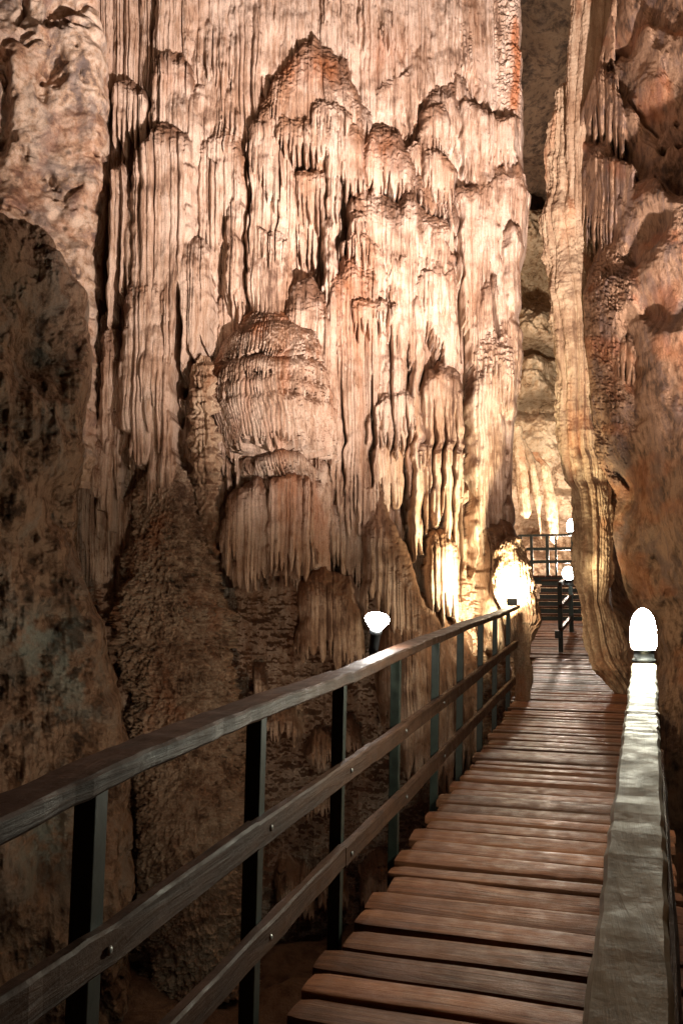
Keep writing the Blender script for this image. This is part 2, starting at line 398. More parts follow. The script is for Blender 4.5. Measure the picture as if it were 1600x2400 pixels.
    D([(1060, 452), (1100, 443), (1150, 420), (1190, 401), (1216, 396), (1240, 425), (1250, 470)],
      [(1060, 760), (1120, 900), (1250, 1000)], .2, .74, 13.5, 63, 40, 16, .06, 120, 80, big=44, bigamp=.10)
    # shelf and long central aprons
    D([(808, 495), (828, 467), (868, 474), (930, 490), (945, 462), (965, 462), (978, 505), (1003, 515), (1030, 535), (1043, 580)],
      [(808, 700), (880, 800), (1043, 900)], .3, .92, 12.5, 64, 75, 18, .06, 90, 80, big=60, bigamp=.08)
    D([(752, 720), (775, 640), (800, 622), (850, 618), (885, 640), (905, 720)], [(752, 1180), (860, 1290), (905, 960)], .3, 1.06, 15, 65, 90, 26, .08, 60, 80, big=46, bigamp=.14)
    D([(900, 600), (940, 580), (1010, 600), (1062, 620)], [(900, 1000), (960, 880), (1062, 870)], .4, .92, 17, 66, 60, 20, .08, 60, 120, big=54, bigamp=.12)
    D([(1100, 720), (1118, 640), (1134, 626), (1150, 680), (1162, 760)], [(1100, 1000), (1162, 1000)], .3, .90, 18, 67, 70, 20, .06, 40, 90)
    D([(862, 1010), (885, 940), (960, 900), (985, 960)], [(862, 1240), (985, 1150)], .3, .72, 24, 68, 80, 20, .07, 60, 90)
    D([(955, 700), (985, 700)], [(955, 1330), (985, 1320)], .3, 1.00, 26, 69, 40, 12, .06, 10, 60)
    D([(978, 940), (992, 884), (1020, 868), (1055, 875), (1078, 920)], [(978, 1230), (1030, 1290), (1078, 1150)], .3, 1.05, 22, 70, 50, 20, .13, 70, 150)
    D([(1084, 930), (1095, 875), (1120, 858), (1150, 870), (1168, 930)], [(1084, 1330), (1168, 1290)], .3, 1.02, 20, 71, 50, 18, .09, 60, 120)
    D([(1160, 560), (1185, 540), (1225, 560)], [(1160, 1290), (1225, 1300)], .3, .98, 30, 72, 60, 22, .08, 30, 60)
    # lower right bright pillars beside the walkway
    D([(1100, 1300), (1112, 1250), (1150, 1225), (1185, 1235), (1200, 1290)], [(1100, 1500), (1200, 1520)], .6, 1.40, 16, 73, 50, 18, .09, 30, 50)
    D([(985, 1300), (1000, 1250), (1030, 1235), (1056, 1270)], [(985, 1420), (1056, 1450)], .5, 1.20, 18, 74, 50, 18, .08, 30, 50)
    # sloping cone
    D([(840, 1180), (880, 1150), (905, 1185), (928, 1240), (950, 1290), (968, 1370), (1010, 1420), (1060, 1480), (1100, 1560)],
      [(840, 1420), (900, 1440), (968, 1560), (1100, 1800)], .5, 1.35, 13, 75, 130, 30, .05, 30, 40)
    D([(880, 1440), (940, 1400), (1010, 1440), (1080, 1540)], [(880, 1700), (1080, 1800)], .7, 1.6, 17, 76, 160, 40, .07, 60, 60)
    # mound under the dark hole
    D([(664, 760), (674, 715), (692, 686), (722, 672), (752, 692), (776, 745), (786, 810)], [(664, 860), (786, 950)], .3, 1.02, 13, 77, 80, 26, .05, 30, 40, fan=.1)
    D([(730, 800), (760, 780), (790, 820)], [(730, 1280), (790, 1260)], .4, .92, 20, 78, 60, 16, .08, 40, 80)
    # lower centre : curtains under the beehive
    D([(632, 1180), (650, 1135), (700, 1120), (748, 1130)], [(632, 1330), (690, 1370), (748, 1300)], .5, 1.28, 13, 79, 35, 16, .06, 30, 45)
    D([(520, 1240), (560, 1150), (610, 1120), (660, 1150)], [(520, 1300), (600, 1370), (660, 1360)], .5, 1.14, 14, 80, 60, 30, .06, 25, 40)
    D([(700, 1360), (730, 1325), (760, 1318), (800, 1345), (850, 1400)], [(700, 1520), (850, 1560)], .6, 1.38, 15, 81, 60, 30, .04, 20, 30)
    D([(770, 1150), (850, 1130)], [(770, 1360), (850, 1380)], .4, .84, 13, 82, 60, 16, .06, 40, 60)
    rr = np.random.RandomState(11)
    for k in range(46):                     # small tiers of frozen drips low on the wall
        x0 = rr.uniform(250, 1080); y0 = rr.uniform(1130, 2050) if k < 34 else rr.uniform(700, 1100)
        if k >= 34: x0 = rr.uniform(230, 330)
        w_ = rr.uniform(35, 90)
        lv = float(np.interp(y0, [700, 1100, 1400], [.5, .62, .8])) * rr.uniform(.75, 1.25)
        D([(x0, y0 + 25), (x0 + w_ * .3, y0), (x0 + w_ * .7, y0 + rr.uniform(-6, 10)), (x0 + w_, y0 + 30)],
          [(x0, y0 + rr.uniform(50, 90)), (x0 + w_, y0 + rr.uniform(50, 110))], lv - .3, lv, 10, 200 + k, 30, 14, .045, 14, 22)
    for k in range(60):                     # long thin curtains that grow out of the wall and end in a ragged fringe
        x0 = rr.uniform(270, 1190); y0 = rr.uniform(-330, 980); w_ = rr.uniform(25, 110)
        xi = np.clip(((X[0] - x0 - w_ / 2) ** 2).argmin(), 0, X.shape[1] - 1); yi = ((Y[:, 0] - y0) ** 2).argmin()
        lv = (float(R.H[yi, xi]) + rr.uniform(.03, .11)) / .62; ln = rr.uniform(140, 420); sl = rr.uniform(-60, 60)
        D([(x0, y0 + 22), (x0 + w_ / 2, y0), (x0 + w_, y0 + 22)], [(x0, y0 + ln + sl), (x0 + w_, y0 + ln - sl)], lv - .34, lv, rr.uniform(8, 20), 300 + k, rr.uniform(120, 260), w_ * .3, rr.uniform(.05, .09), rr.uniform(20, 70), rr.uniform(40, 130))
    for k in range(12):
        x0 = rr.uniform(480, 1150); y0 = rr.uniform(150, 1150); w_ = rr.uniform(40, 110)
        xi = np.clip(((X[0] - x0 - w_ / 2) ** 2).argmin(), 0, X.shape[1] - 1); yi = ((Y[:, 0] - y0) ** 2).argmin()
        lv = (float(R.H[yi, xi]) + rr.uniform(.03, .07)) / .62; q_ = rr.uniform(-20, 20)
        D([(x0, y0 + 12 - q_), (x0 + w_ * .3, y0), (x0 + w_ * .75, y0 + q_), (x0 + w_, y0 + 14 + q_)], [(x0, y0 + rr.uniform(50, 90)), (x0 + w_, y0 + rr.uniform(60, 120))], lv - .15, lv, 11, 400 + k, 24, 12, .05, 30, 40)
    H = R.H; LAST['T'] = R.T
    # drip texture everywhere
    H = H + 0.007 * fbm(X / 6, Y / 30, 0, 90, 3, 0.6) + 0.010 * fbm(X / 14, Y / 70, 0, 91, 3, .6) + 0.03 * fbm(X / 60, Y / 60, 0, 93, 3)
    H = H + .06 * np.exp(-((X - 1200) / 42) ** 4) * (1 - sst(190, 330, Y)) * fbm(X / 13 + Y / 90, Y / 8, 0, 95, 3, .6, True)
    H = H + .05 * np.exp(-((X - 1215) / 30) ** 4) * fbm(X / 16, Y / 45, 0, 96, 3, .6)
    H = H - .38 * np.exp(-((X - 528 - .0 * Y) / 34) ** 2 - ((Y - 860) / 110) ** 2) - .2 * np.exp(-((X - 585) / 40) ** 2 - ((Y - 745) / 40) ** 2)
    # the deep slits
    for (ax, ay, bx, by, w_, dp) in [(438, 700, 434, 1010, 9, .8), (250, 470, 236, 780, 17, .7), (583, 300, 590, 620, 3.5, .5), 
                                     (660, 330, 648, 640, 3, .3), (940, 940, 948, 1330, 5, .35), (1078, 860, 1070, 1420, 5, .5), (1028, 960, 1018, 1240, 4, .4),
                                     (1066, 480, 1078, 860, 3, .4), (868, 900, 866, 1160, 6, .4), (735, 900, 745, 1200, 4, .3), (510, 900, 575, 770, 9, .5), (1052, 960, 1044, 1230, 4, .35), (1005, 950, 998, 1220, 3.5, .35), (760, 1000, 768, 1260, 4, .3), (800, 900, 806, 1180, 3.5, .3), (905, 640, 912, 1100, 3, .3), (1130, 640, 1150, 860, 4, .3)]:
        L = math.hypot(bx - ax, by - ay); tx, ty = (bx - ax) / L, (by - ay) / L
        s_ = (X - ax) * tx + (Y - ay) * ty; q_ = (X - ax) * ty - (Y - ay) * tx + 4 * vnoise(Y / 30, 0, 0, 17)
        g = np.clip(s_ / (L * .45), 0, 1) * np.clip((L - s_) / (L * .3), 0, 1)
        w_ = w_ * (.75 + .45 * vnoise(Y / 40, 0, 0, int(ax)))
        H = H - dp * np.exp(-np.abs(q_ / (w_ * np.maximum(g ** .5, .1))) ** 3) * np.sqrt(g)
    # right hand end of the curtain wraps round and runs back
    ed = ip(Y, [(-400, 1225), (0, 1232), (136, 1238), (238, 1240), (476, 1242), (612, 1232), (748, 1222), (955, 1204), (1064, 1193), (1242, 1186), (1300, 1195), (1500, 1200), (2700, 1215)]) + 4 * vnoise(Y / 25, 0, 0, 55) + 9 * vnoise(Y / 95, 0, 0, 56)
    e = ed - X
    q_ = np.clip(1 - e / 55, 0, 1)
    H = H - 0.75 * (1 - np.sqrt(np.clip(1 - np.minimum(q_, 1) ** 2, 0, 1)))
    over = np.clip(-e, 0, None)
    H = H - over * 0.16
    off = np.zeros(X.shape + (3,))
    off[..., 0] -= over * 0.0062 * 0.9
    return H + base, off
def wall_stain(X, Y):
    s = 1.3 * np.exp(-((X - 1208 - 6 * vnoise(Y / 30, 0, 0, 3)) / 11) ** 2) * sst(20, 90, Y) * (1 - sst(200, 300, Y))
    s += 0.5 * np.exp(-((X - 720) / 90) ** 2 - ((Y - 190) / 40) ** 2) + 0.4 * np.exp(-((X - 885) / 40) ** 2 - ((Y - 400) / 60) ** 2)
    s += 0.35 * np.exp(-((X - 905) / 60) ** 2 - ((Y - 130) / 50) ** 2) + .35 * np.exp(-((X - 820) / 60) ** 2 - ((Y - 760) / 150) ** 2)
    s += 0.45 * np.exp(-((X - 1200) / 14) ** 2 - ((Y - 240) / 40) ** 2)
    s += 0.35 * np.exp(-((X - 420) / 30) ** 2 - ((Y - 210) / 30) ** 2) + .3 * np.exp(-((X - 690) / 60) ** 2 - ((Y - 1200) / 200) ** 2)
    s *= 0.35 + 0.9 * sst(-.6, .6, fbm(X / 14, Y / 60, 0, 7, 3))
    return np.clip(s, 0, .8)
PL_MAIN = plane2(250, 10.0, 1240, 13.0)
o = sheet('flowstone_wall', PL_MAIN, (120, 1330), (-330, 2700), 1.35, 1.9, main_wall, M_FLOW, wall_stain)
tag(o, 'tall pinkish wall of fluted flowstone curtains filling the middle, behind the left railing', 'flowstone')

# upper left bright rock
def upleft(X, Y, P):
    H = 0.40 * fbm(X / 170, Y / 210, 0, 101, 4, .42) + .07 * fbm(X / 50, Y / 50, .3, 103, 4, .5)
    r = fbm(X / 60 + .8 * vnoise(X / 40, Y / 40, 0, 9), Y / 42, 0, 105, 3)
    H -= .16 * sst(.18, .5, r) * (1 - sst(250, 600, Y) * .6)
    for (cx, cy, a, b, dp) in [(118, 185, 22, 40, .26), (95, 235, 12, 20, .2), (50, 45, 10, 40, .3), (115, 430, 14, 12, .3), (5, 250, 20, 130, .4), (135, 50, 26, 24, .25), (222, 370, 8, 14, .2), (95, 120, 22, 30, -.15)]:
        q = ((X - cx + 22 * fbm(X / 38, Y / 38, 0, 88, 3)) / a) ** 2 + ((Y - cy + 22 * fbm(X / 38, Y / 38, 5, 89, 3)) / b) ** 2
        H -= dp * np.exp(-q ** 1.5)
    H += 0.015 * fbm(X / 12, Y / 10, 0, 107, 3, .6)
    ed = ip(Y, [(-400, 240), (0, 235), (170, 262), (330, 262), (430, 262), (480, 240), (620, 238), (800, 235), (1000, 230), (1500, 250)]) + 9 * fbm(Y / 30, 0, 0, 33, 3)
    q = np.clip(1 - (ed - X) / 70, 0, 1)
    H -= .6 * (1 - np.sqrt(np.clip(1 - q ** 2, 0, 1))); over = np.clip(X - ed, 0, None); H -= over * .05
    return H + .35, None
o = sheet('pale_rock', plane2(-300, 8.3, 250, 9.75), (-420, 290), (-330, 1150), 2.6, 2.6, upleft, M_UPL,
          lambda X, Y: .25 * sst(.0, .5, fbm(X / 70, Y / 60, 0, 44, 4)))
tag(o, 'pale cream and orange pitted rock face in the upper left corner', 'rock face')

# near left dark rock mass
def nearleft(X, Y, P):
    H = 0.62 * fbm(X / 130, Y / 200, 0, 111, 4, .45) + .13 * fbm(X / 58 + .5 * vnoise(X / 50, Y / 50, 0, 2), Y / 85, .3, 113, 5, .6) - .05 * sst(.15, .5, fbm(X / 34, Y / 46, 0, 119, 4)) + .02 * fbm(X / 16, Y / 16, 0, 116, 3, .6, True) + .035 * fbm(X / 10, Y / 9, 0, 114, 4, .65)
    H += .12 * fbm(X / 50, Y / 200, 0, 118, 3, .5, True) * sst(700, 1000, Y)
    # a rib of rock running diagonally
    for (pts, w_, a) in [([(400, 0), (545, 120), (650, 200), (780, 215), (1000, 190), (1300, 200)], 26, .16), ([(900, 60), (1200, 110), (1400, 190), (1700, 260)], 30, .15),
                         ([(1420, 60), (1500, 45), (1800, 70)], 22, .12), ([(1350, 110), (1430, 165), (1600, 190), (1800, 240)], 30, .14)]:
        cx = np.interp(Y, [p[0] for p in pts], [p[1] for p in pts]); H += a * np.exp(-((X - cx) / w_) ** 2) * sst(pts[0][0] - 40, pts[0][0] + 40, Y) * (1 - sst(pts[-1][0] - 40, pts[-1][0] + 60, Y))
    for (cx, cy, a, b, dp) in [(70, 800, 70, 120, .35), (60, 1010, 50, 60, .25), (40, 1300, 45, 90, .3), (180, 1330, 22, 60, .2), (215, 1780, 30, 60, .3), (60, 1880, 60, 40, .3), (150, 640, 30, 60, -.12), (100, 930, 20, 60, -.15)]:
        H -= dp * np.exp(-((X - cx + 25 * fbm(X / 40, Y / 50, 0, 61, 3)) / a) ** 2 - ((Y - cy + 25 * fbm(X / 40, Y / 50, 4, 62, 3)) / b) ** 2)
    ed = ip(Y, [(200, -320), (290, -160), (380, -30), (410, 0), (470, 62), (545, 128), (600, 170), (650, 214), (780, 235), (1000, 205), (1200, 180), (1370, 205), (1600, 285), (1900, 325), (2400, 330), (2700, 340)]) + 20 * fbm(Y / 60, 0, 0, 35, 4, .6)
    q = np.clip(1 - (ed - X) / 110, 0, 1)
    H -= .75 * (1 - np.sqrt(np.clip(1 - q ** 2, 0, 1))); over = np.clip(X - ed, 0, None)
    H -= over * .06
    return H, None
def left_stain(X, Y):
    z = np.exp(-((X - 150) / 75) ** 2 - ((Y - 1560) / 120) ** 2) + np.exp(-((X - 60) / 60) ** 2 - ((Y - 1500) / 70) ** 2) + 1.0 * np.exp(-((X - 110) / 80) ** 2 - ((Y - 1990) / 110) ** 2) + .5 * np.exp(-((X - 110) / 40) ** 2 - ((Y - 790) / 60) ** 2)
    return np.clip(z, 0, 1) * sst(-.35, .25, fbm(X / 34, Y / 34, 0, 45, 5, .65)) * .9
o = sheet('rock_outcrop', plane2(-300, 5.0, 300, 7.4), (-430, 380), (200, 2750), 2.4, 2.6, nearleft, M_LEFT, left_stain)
tag(o, 'dark brown bulging rock outcrop at the left edge, below the pale rock face', 'rock outcrop')

# right rock wall
def rightwall(X, Y, P):
    H = .95 * fbm(X / 135, Y / 190, 0, 121, 3, .4) + .07 * fbm(X / 40, Y / 45, .3, 123, 5, .55) + .012 * fbm(X / 14, Y / 14, 0, 126, 3, .6, True) + .018 * fbm(X / 10, Y / 8, 0, 124, 3, .6)
    for (ax, ay, bx, by, w_, dp) in [(1345, 215, 1500, 30, 12, .3), (1480, 220, 1510, 270, 8, .18), (1510, 270, 1600, 255, 7, .15), (1545, 320, 1620, 270, 8, .25), (1440, 210, 1435, 350, 8, .25),
                                     (1480, 640, 1540, 540, 30, .4), (1540, 400, 1545, 480, 6, .25), (1440, 1080, 1480, 1130, 12, .3), (1535, 1180, 1560, 1330, 26, .2), (1470, 760, 1490, 1000, 22, .35)]:
        L = math.hypot(bx - ax, by - ay); tx, ty = (bx - ax) / L, (by - ay) / L
        s_ = (X - ax) * tx + (Y - ay) * ty; q_ = (X - ax) * ty - (Y - ay) * tx + 10 * vnoise(X / 25, Y / 25, 0, 17)
        g = np.clip(s_ / 25 + .5, 0, 1) * np.clip((L - s_) / 25 + .5, 0, 1)
        H -= dp * np.exp(-(q_ / w_) ** 2) * g
    # corally zone
    cz = np.exp(-((X - 1430 - .0 * Y) / 55) ** 4) * sst(560, 640, Y) * (1 - sst(1080, 1180, Y))
    H += cz * (.10 * fbm(X / 9, Y / 7, 0, 128, 4, .65, True) + .12)
    R = Relief(X, Y, H)
    R.drape([(1348, 410), (1380, 380), (1430, 372), (1475, 400), (1490, 440)], [(1348, 560), (1420, 600), (1490, 500)], .1, .42, 12, 131, 30, 16, .06, 30, 60)
    R.drape([(1345, 250), (1370, 180), (1400, 160), (1440, 190), (1460, 260)], [(1345, 300), (1460, 380)], .1, .46, 14, 132, 60, 20, .05, 20, 40)
    R.drape([(1345, -330), (1440, -330)], [(1345, 300), (1390, 240), (1440, 120)], .05, .30, 40, 133, 60, 20, .05, 20, 40)
    R.drape([(1395, 800), (1420, 780), (1480, 800)], [(1395, 930), (1480, 900)], .1, .46, 13, 134, 30, 16, .05, 20, 40)
    H = R.H
    H += ip(Y, [(-400, .0), (600, .1), (1050, .0), (1250, -.45), (1500, -1.2), (2700, -1.6)])
    ed = ip(Y, [(-400, 1450), (0, 1440), (200, 1395), (300, 1360), (800, 1372), (1100, 1400), (1500, 1440), (2700, 1440)])
    over = np.clip(ed - X, 0, None); H -= over * .08
    return H, None
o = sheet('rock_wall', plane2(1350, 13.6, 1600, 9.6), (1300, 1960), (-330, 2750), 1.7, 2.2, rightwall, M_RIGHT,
          lambda X, Y: .35 * sst(.05, .6, fbm(X / 60, Y / 60, 0, 46, 4)))
tag(o, 'rugged russet brown rock wall on the right, beyond the lit handrail', 'rock wall')

# far chamber wall
def backwall(X, Y, P):
    H = .9 * fbm(X / 70, Y / 90, 0, 141, 5, .5) + .25 * fbm(X / 20, Y / 16, .3, 143, 4, .6)
    for (cx, cy, a, b, dp) in [(1262, 255, 60, 60, -.6), (1255, 540, 40, 50, 1.1), (1262, 650, 60, 45, -1.2), (1250, 760, 60, 55, .9), (1260, 825, 60, 17, -1.5), (1245, 890, 45, 55, 1.4),
                               (1260, 960, 60, 20, -1.0), (1280, 1070, 55, 90, .9), (1320, 1150, 25, 15, -.8), (1320, 1210, 30, 40, .8), (1240, 1230, 25, 25, -1.0)]:
        H += dp * np.exp(-(((X - cx) / a) ** 2 + ((Y - cy) / b) ** 2) ** 1.4)
    smooth_ = sst(960, 1010, Y) * (1 - sst(1170, 1230, Y))
    return H * (1 - .6 * smooth_) + 0.9 * smooth_ + ip(Y, [(-400, -6), (200, -4.5), (420, -2.0), (520, .2), (1300, 0), (2000, 0)]), None
o = sheet('chamber_wall', plane2(1150, 26.0, 1400, 27.0), (1080, 1520), (-330, 1700), 1.8, 2.0, backwall, M_BACK)
tag(o, 'cream coloured rock wall of the far lit chamber, behind the distant platform', 'rock wall')

# ------------------------------------------------------------------ turned rock forms
def pillar(name, rows, mat, seed, na=150, nr=260, depth=1.0, fl=0.0, flw=22, lump=.05, lumpsc=5.0, fine=.012, close=True, bands=0.0, tiers=(), label='', cat='', cor=0.0, Yf=None):
    """rows: (photo y, left x, right x, distance)"""
    rows = sorted(rows); py = [r[0] for r in rows]
    ys = np.linspace(py[0], py[-1], nr)
    Lx = np.interp(ys, py, [r[1] for r in rows]); Rx = np.interp(ys, py, [r[2] for r in rows]); Yd = np.interp(ys, py, [r[3] for r in rows])
    # soften the outline
    k = np.exp(-np.linspace(-2, 2, 9) ** 2); k /= k.sum()
    def sm(a): return np.convolve(np.pad(a, 4, mode='edge'), k, 'valid')
    Lx, Rx, Yd = sm(Lx), sm(Rx), sm(Yd)
    A = U(Lx, ys, Yd); B = U(Rx, ys, Yd)
    C = (A + B) / 2; r = np.linalg.norm(B - A, axis=1) / 2
    th = np.linspace(0, 2 * np.pi, na, endpoint=False)
    T, Rr = np.meshgrid(th, r); Z = np.repeat(C[:, 2:3], na, 1)
    cx = C[:, 0:1]; cy = C[:, 1:2]
    wx, wy = np.cos(T), np.sin(T)
    X0 = cx + wx * Rr; Y0 = cy + wy * Rr * depth
    dsp = lump * fbm(X0 * lumpsc, Y0 * lumpsc, Z * lumpsc * .6, seed, 4, .55)
    dsp += fine * fbm(X0 * 30, Y0 * 30, Z * 30, seed + 5, 3, .6)
    if cor: dsp += cor * fbm(X0 * 16, Y0 * 16, Z * 15, seed + 15, 3, .6, True)
    if fl:
        s_ = T / (2 * np.pi) * 1000 + 34 * fbm(np.cos(T) * 1.2, Z * .45, 0, seed + 7, 3)
        i, u, cw = cells(s_, flw, seed + 8, -50, 1100)
        dsp += fl * (np.sqrt(np.clip(1 - u ** 2, 0, 1)) - .7) * (.4 + .9 * rnd1(i, seed))
        i, u, cw = cells(s_ + 6 * fbm(Z * 2, T, 0, seed + 3, 2), flw * .3, seed + 9, -50, 1100)
        dsp += (.15 + 1.2 * sst(-.4, .5, vnoise(i * 2.3, Z * .9, 0, seed))) * fl * .35 * (np.sqrt(np.clip(1 - u ** 2, 0, 1)) - .7)
    if bands:
        dsp += bands * fbm(Z * 7, T * .8, 0, seed + 12, 2, .5, True)
    YS = np.repeat(ys[:, None], na, 1); sed_shade = np.zeros_like(T)
    for k, (ta, tb, lv, rag_, cw_) in enumerate(tiers):
        s2 = T / (2 * np.pi) * 1000 + 12 * fbm(T * 2, YS / 90, 0, seed + 2, 2)
        i, u, cw = cells(s2, cw_, seed + 40 + k, -50, 1100); wob = 26 * fbm(np.cos(T) * 2.2, np.sin(T) * 2.2, 0, seed + 50 + k, 3)
        on = sst(-.25, .1, fbm(np.cos(T) * 1.7, np.sin(T) * 1.7, k * 3.3, seed + 60, 2))
        b_ = tb + wob + (rnd1(i, k + 5) - .5) * rag_; kk = np.clip((b_ - YS) / 24, 0, 1); tw = np.sqrt(kk) * 1.05
        ins = (YS > ta + wob) & (YS < b_) & (np.abs(u) < tw + 1e-3)
        sh = np.sqrt(1 - (1 - np.clip((YS - ta - wob) / 30, 0, 1)) ** 2)
        z = (lv * sh + .045 * np.sqrt(np.clip(1 - (u / np.maximum(tw, 1e-3)) ** 2, 0, 1)) * sh) * on
        dsp += np.where(ins, z, 0)
    dsp -= .5 * (lump * .3 + cor * .5) + sum(t[2] for t in tiers) / max(len(tiers), 1) * .5
    rs = np.clip(Rr / max(r.max(), 1e-6) * 2.5, 0.15, 1)
    rr = np.maximum(Rr + dsp * rs, 0.004)
    P = np.stack([cx + wx * rr, cy + wy * rr * depth, Z], -1)
    if close:
        top = np.repeat(C[0:1][None], na, 1).reshape(1, na, 3); P = np.concatenate([top, P, np.repeat(C[-1:][None], na, 1).reshape(1, na, 3)], 0)
    o = grid_mesh(name, P[::-1], mat, wrap=True, attrs={'stain': .4 * sst(.1, .5, fbm(P[..., 0] * 3, P[..., 1] * 3, P[..., 2] * 1, seed + 30, 3))[::-1]})
    tag(o, label, cat); return o

pillar('stalagmite', [(1084, 376, 400, 9.8), (1090, 352, 420, 9.8), (1105, 336, 436, 9.8), (1134, 322, 448, 9.8), (1170, 312, 458, 9.75), (1236, 306, 472, 9.7), (1312, 302, 484, 9.65), (1389, 300, 494, 9.6), (1465, 304, 516, 9.55),
                      (1567, 312, 540, 9.5), (1800, 326, 570, 9.3), (2300, 340, 600, 9.0)], M_CORAL, 61, 420, 700, .8, tiers=((1290, 1372, .07, 30, 9), (1362, 1440, .09, 34, 8), (1425, 1500, .09, 30, 9), (1500, 1600, .07, 40, 10), (1640, 1740, .08, 40, 11)), lump=.16, lumpsc=2.0, fine=.03, cor=.10,
       label='broad domed knobbly grey brown stalagmite standing at the foot of the flowstone wall', cat='stalagmite')
pillar('stalagmite', [(836, 470, 488, 10.1), (850, 462, 494, 10.1), (905, 460, 496, 10.1), (960, 462, 496, 10.1), (1050, 461, 500, 10.1), (1110, 462, 504, 10.1), (1300, 450, 512, 10.1), (1500, 445, 520, 10.1), (1700, 440, 530, 10.1)], M_COL, 62, 110, 300, 1, lump=.06, lumpsc=6, bands=.07, cor=.03, tiers=((850, 905, .03, 12, 40), (912, 960, .04, 12, 40), (972, 1050, .04, 14, 40), (1060, 1130, .05, 14, 40)),
       label='slender banded orange stalagmite left of the beehive shaped mound', cat='stalagmite')
# beehive mound
def beehive():
    rows = [(712, 612, 636, 10.8), (735, 590, 668, 10.78), (760, 566, 705, 10.78), (800, 548, 722, 10.72), (845, 534, 732, 10.66), (860, 526, 736, 10.66), (914, 514, 745, 10.66), (960, 520, 748, 10.66), (1050, 552, 750, 10.66), (1120, 580, 752, 10.72), (1350, 590, 752, 10.85)]
    py = [r[0] for r in rows]; nr, na = 560, 460
    ys = np.linspace(712, 1350, nr)
    L, Rr_, Yd = [np.interp(ys, py, [r[k] for r in rows]) for k in (1, 2, 3)]
    A = U(L, ys, Yd); B = U(Rr_, ys, Yd); C = (A + B) / 2; r = np.linalg.norm(B - A, axis=1) / 2
    th = np.linspace(0, 2 * np.pi, na, endpoint=False)
    T, R2 = np.meshgrid(th, r); YS = np.repeat(ys[:, None], na, 1)
    s_ = T / (2 * np.pi) * 1000 + 14 * fbm(T * 2, YS / 90, 0, 71, 2)
    d = np.zeros_like(T)
    tiers = [(706, 790, .02), (770, 852, .12), (850, 908, .17), (898, 955, .18), (940, 1066, .21), (1076, 1124, .12), (1134, 1400, .12)]; sed_shade = np.zeros_like(T)
    d -= .10
    for k, (a, b, lv) in enumerate(tiers):
        i, u, cw = cells(s_ + 3 * vnoise(YS / 25, T * 5, 0, k), 8.5, 700 + k, -50, 1100)
        rn = rnd1(i, k + 3)
        wob = (12 if k < 4 else 30) * fbm(np.cos(T) * 2.2, np.sin(T) * 2.2, 0, 80 + k, 3)
        a_ = a + wob; b_ = b + wob + (rn - .5) * 34
        kk = np.clip((b_ - YS) / 22, 0, 1); tw = np.sqrt(kk) * 1.05
        prof = np.sqrt(np.clip(1 - (u / np.maximum(tw, 1e-3)) ** 2, 0, 1))
        ins = (YS > a_) & (YS < b_) & (np.abs(u) < tw + 1e-3)
        sh = np.sqrt(1 - (1 - np.clip((YS - a_) / 30, 0, 1)) ** 2)
        z = lv * sh - .05 + .06 * prof * (.4 + .6 * sh)
        sed_shade = np.where(ins & (z > d), 1 - sst(.2, 1.0, (YS - a_) / 26), sed_shade)  # shade beneath each fringe, painted onto the tier shoulders as brown
        d = np.where(ins, np.maximum(d, z), d)
    d += .05 * fbm(T * 3, YS / 60, 0, 77, 3) + .012 * fbm(T * 40, YS / 6, 0, 78, 3)
    d += .03 * fbm(T * 14, YS / 9, 0, 79, 3, .6, True) * (1 - sst(770, 820, YS))
    rr = np.maximum(R2 + d * np.clip(R2 / .3, .1, 1), .004)
    P = np.stack([C[:, :1] + np.cos(T) * rr, C[:, 1:2] + np.sin(T) * rr * .6, np.repeat(C[:, 2:3], na, 1)], -1)
    P = np.concatenate([np.repeat(C[:1][None], na, 1).reshape(1, na, 3), P], 0)
    o = grid_mesh('flowstone_mound', P[::-1], M_FLOW, wrap=True, attrs={'stain': (.4 * sst(-.1, .5, fbm(P[..., 0] * 3, P[..., 1] * 3, P[..., 2], 99, 3)))[::-1], 'sediment_shade': (np.concatenate([sed_shade[:1], sed_shade], 0) * .8)[::-1]})
    tag(o, 'beehive shaped flowstone mound with stacked tiers of short drips in mid wall', 'flowstone')
beehive()
# stump beside the walkway, where the left railing ends
pillar('flowstone_stump', [(1258, 1190, 1212, 11.1), (1266, 1178, 1224, 11.1), (1290, 1160, 1236, 11.1), (1330, 1152, 1246, 11.05), (1390, 1150, 1251, 11.0), (1440, 1168, 1255, 10.9), (1480, 1185, 1254, 10.7), (1560, 1202, 1246, 10.5), (1640, 1206, 1240, 10.4), (1760, 1200, 1240, 10.4)],
       M_COL, 63, 260, 420, .9, fl=.045, flw=34, lump=.11, lumpsc=3.5, fine=.010, cor=.006, label='rounded yellow lit flowstone stump where the left railing ends', cat='flowstone')
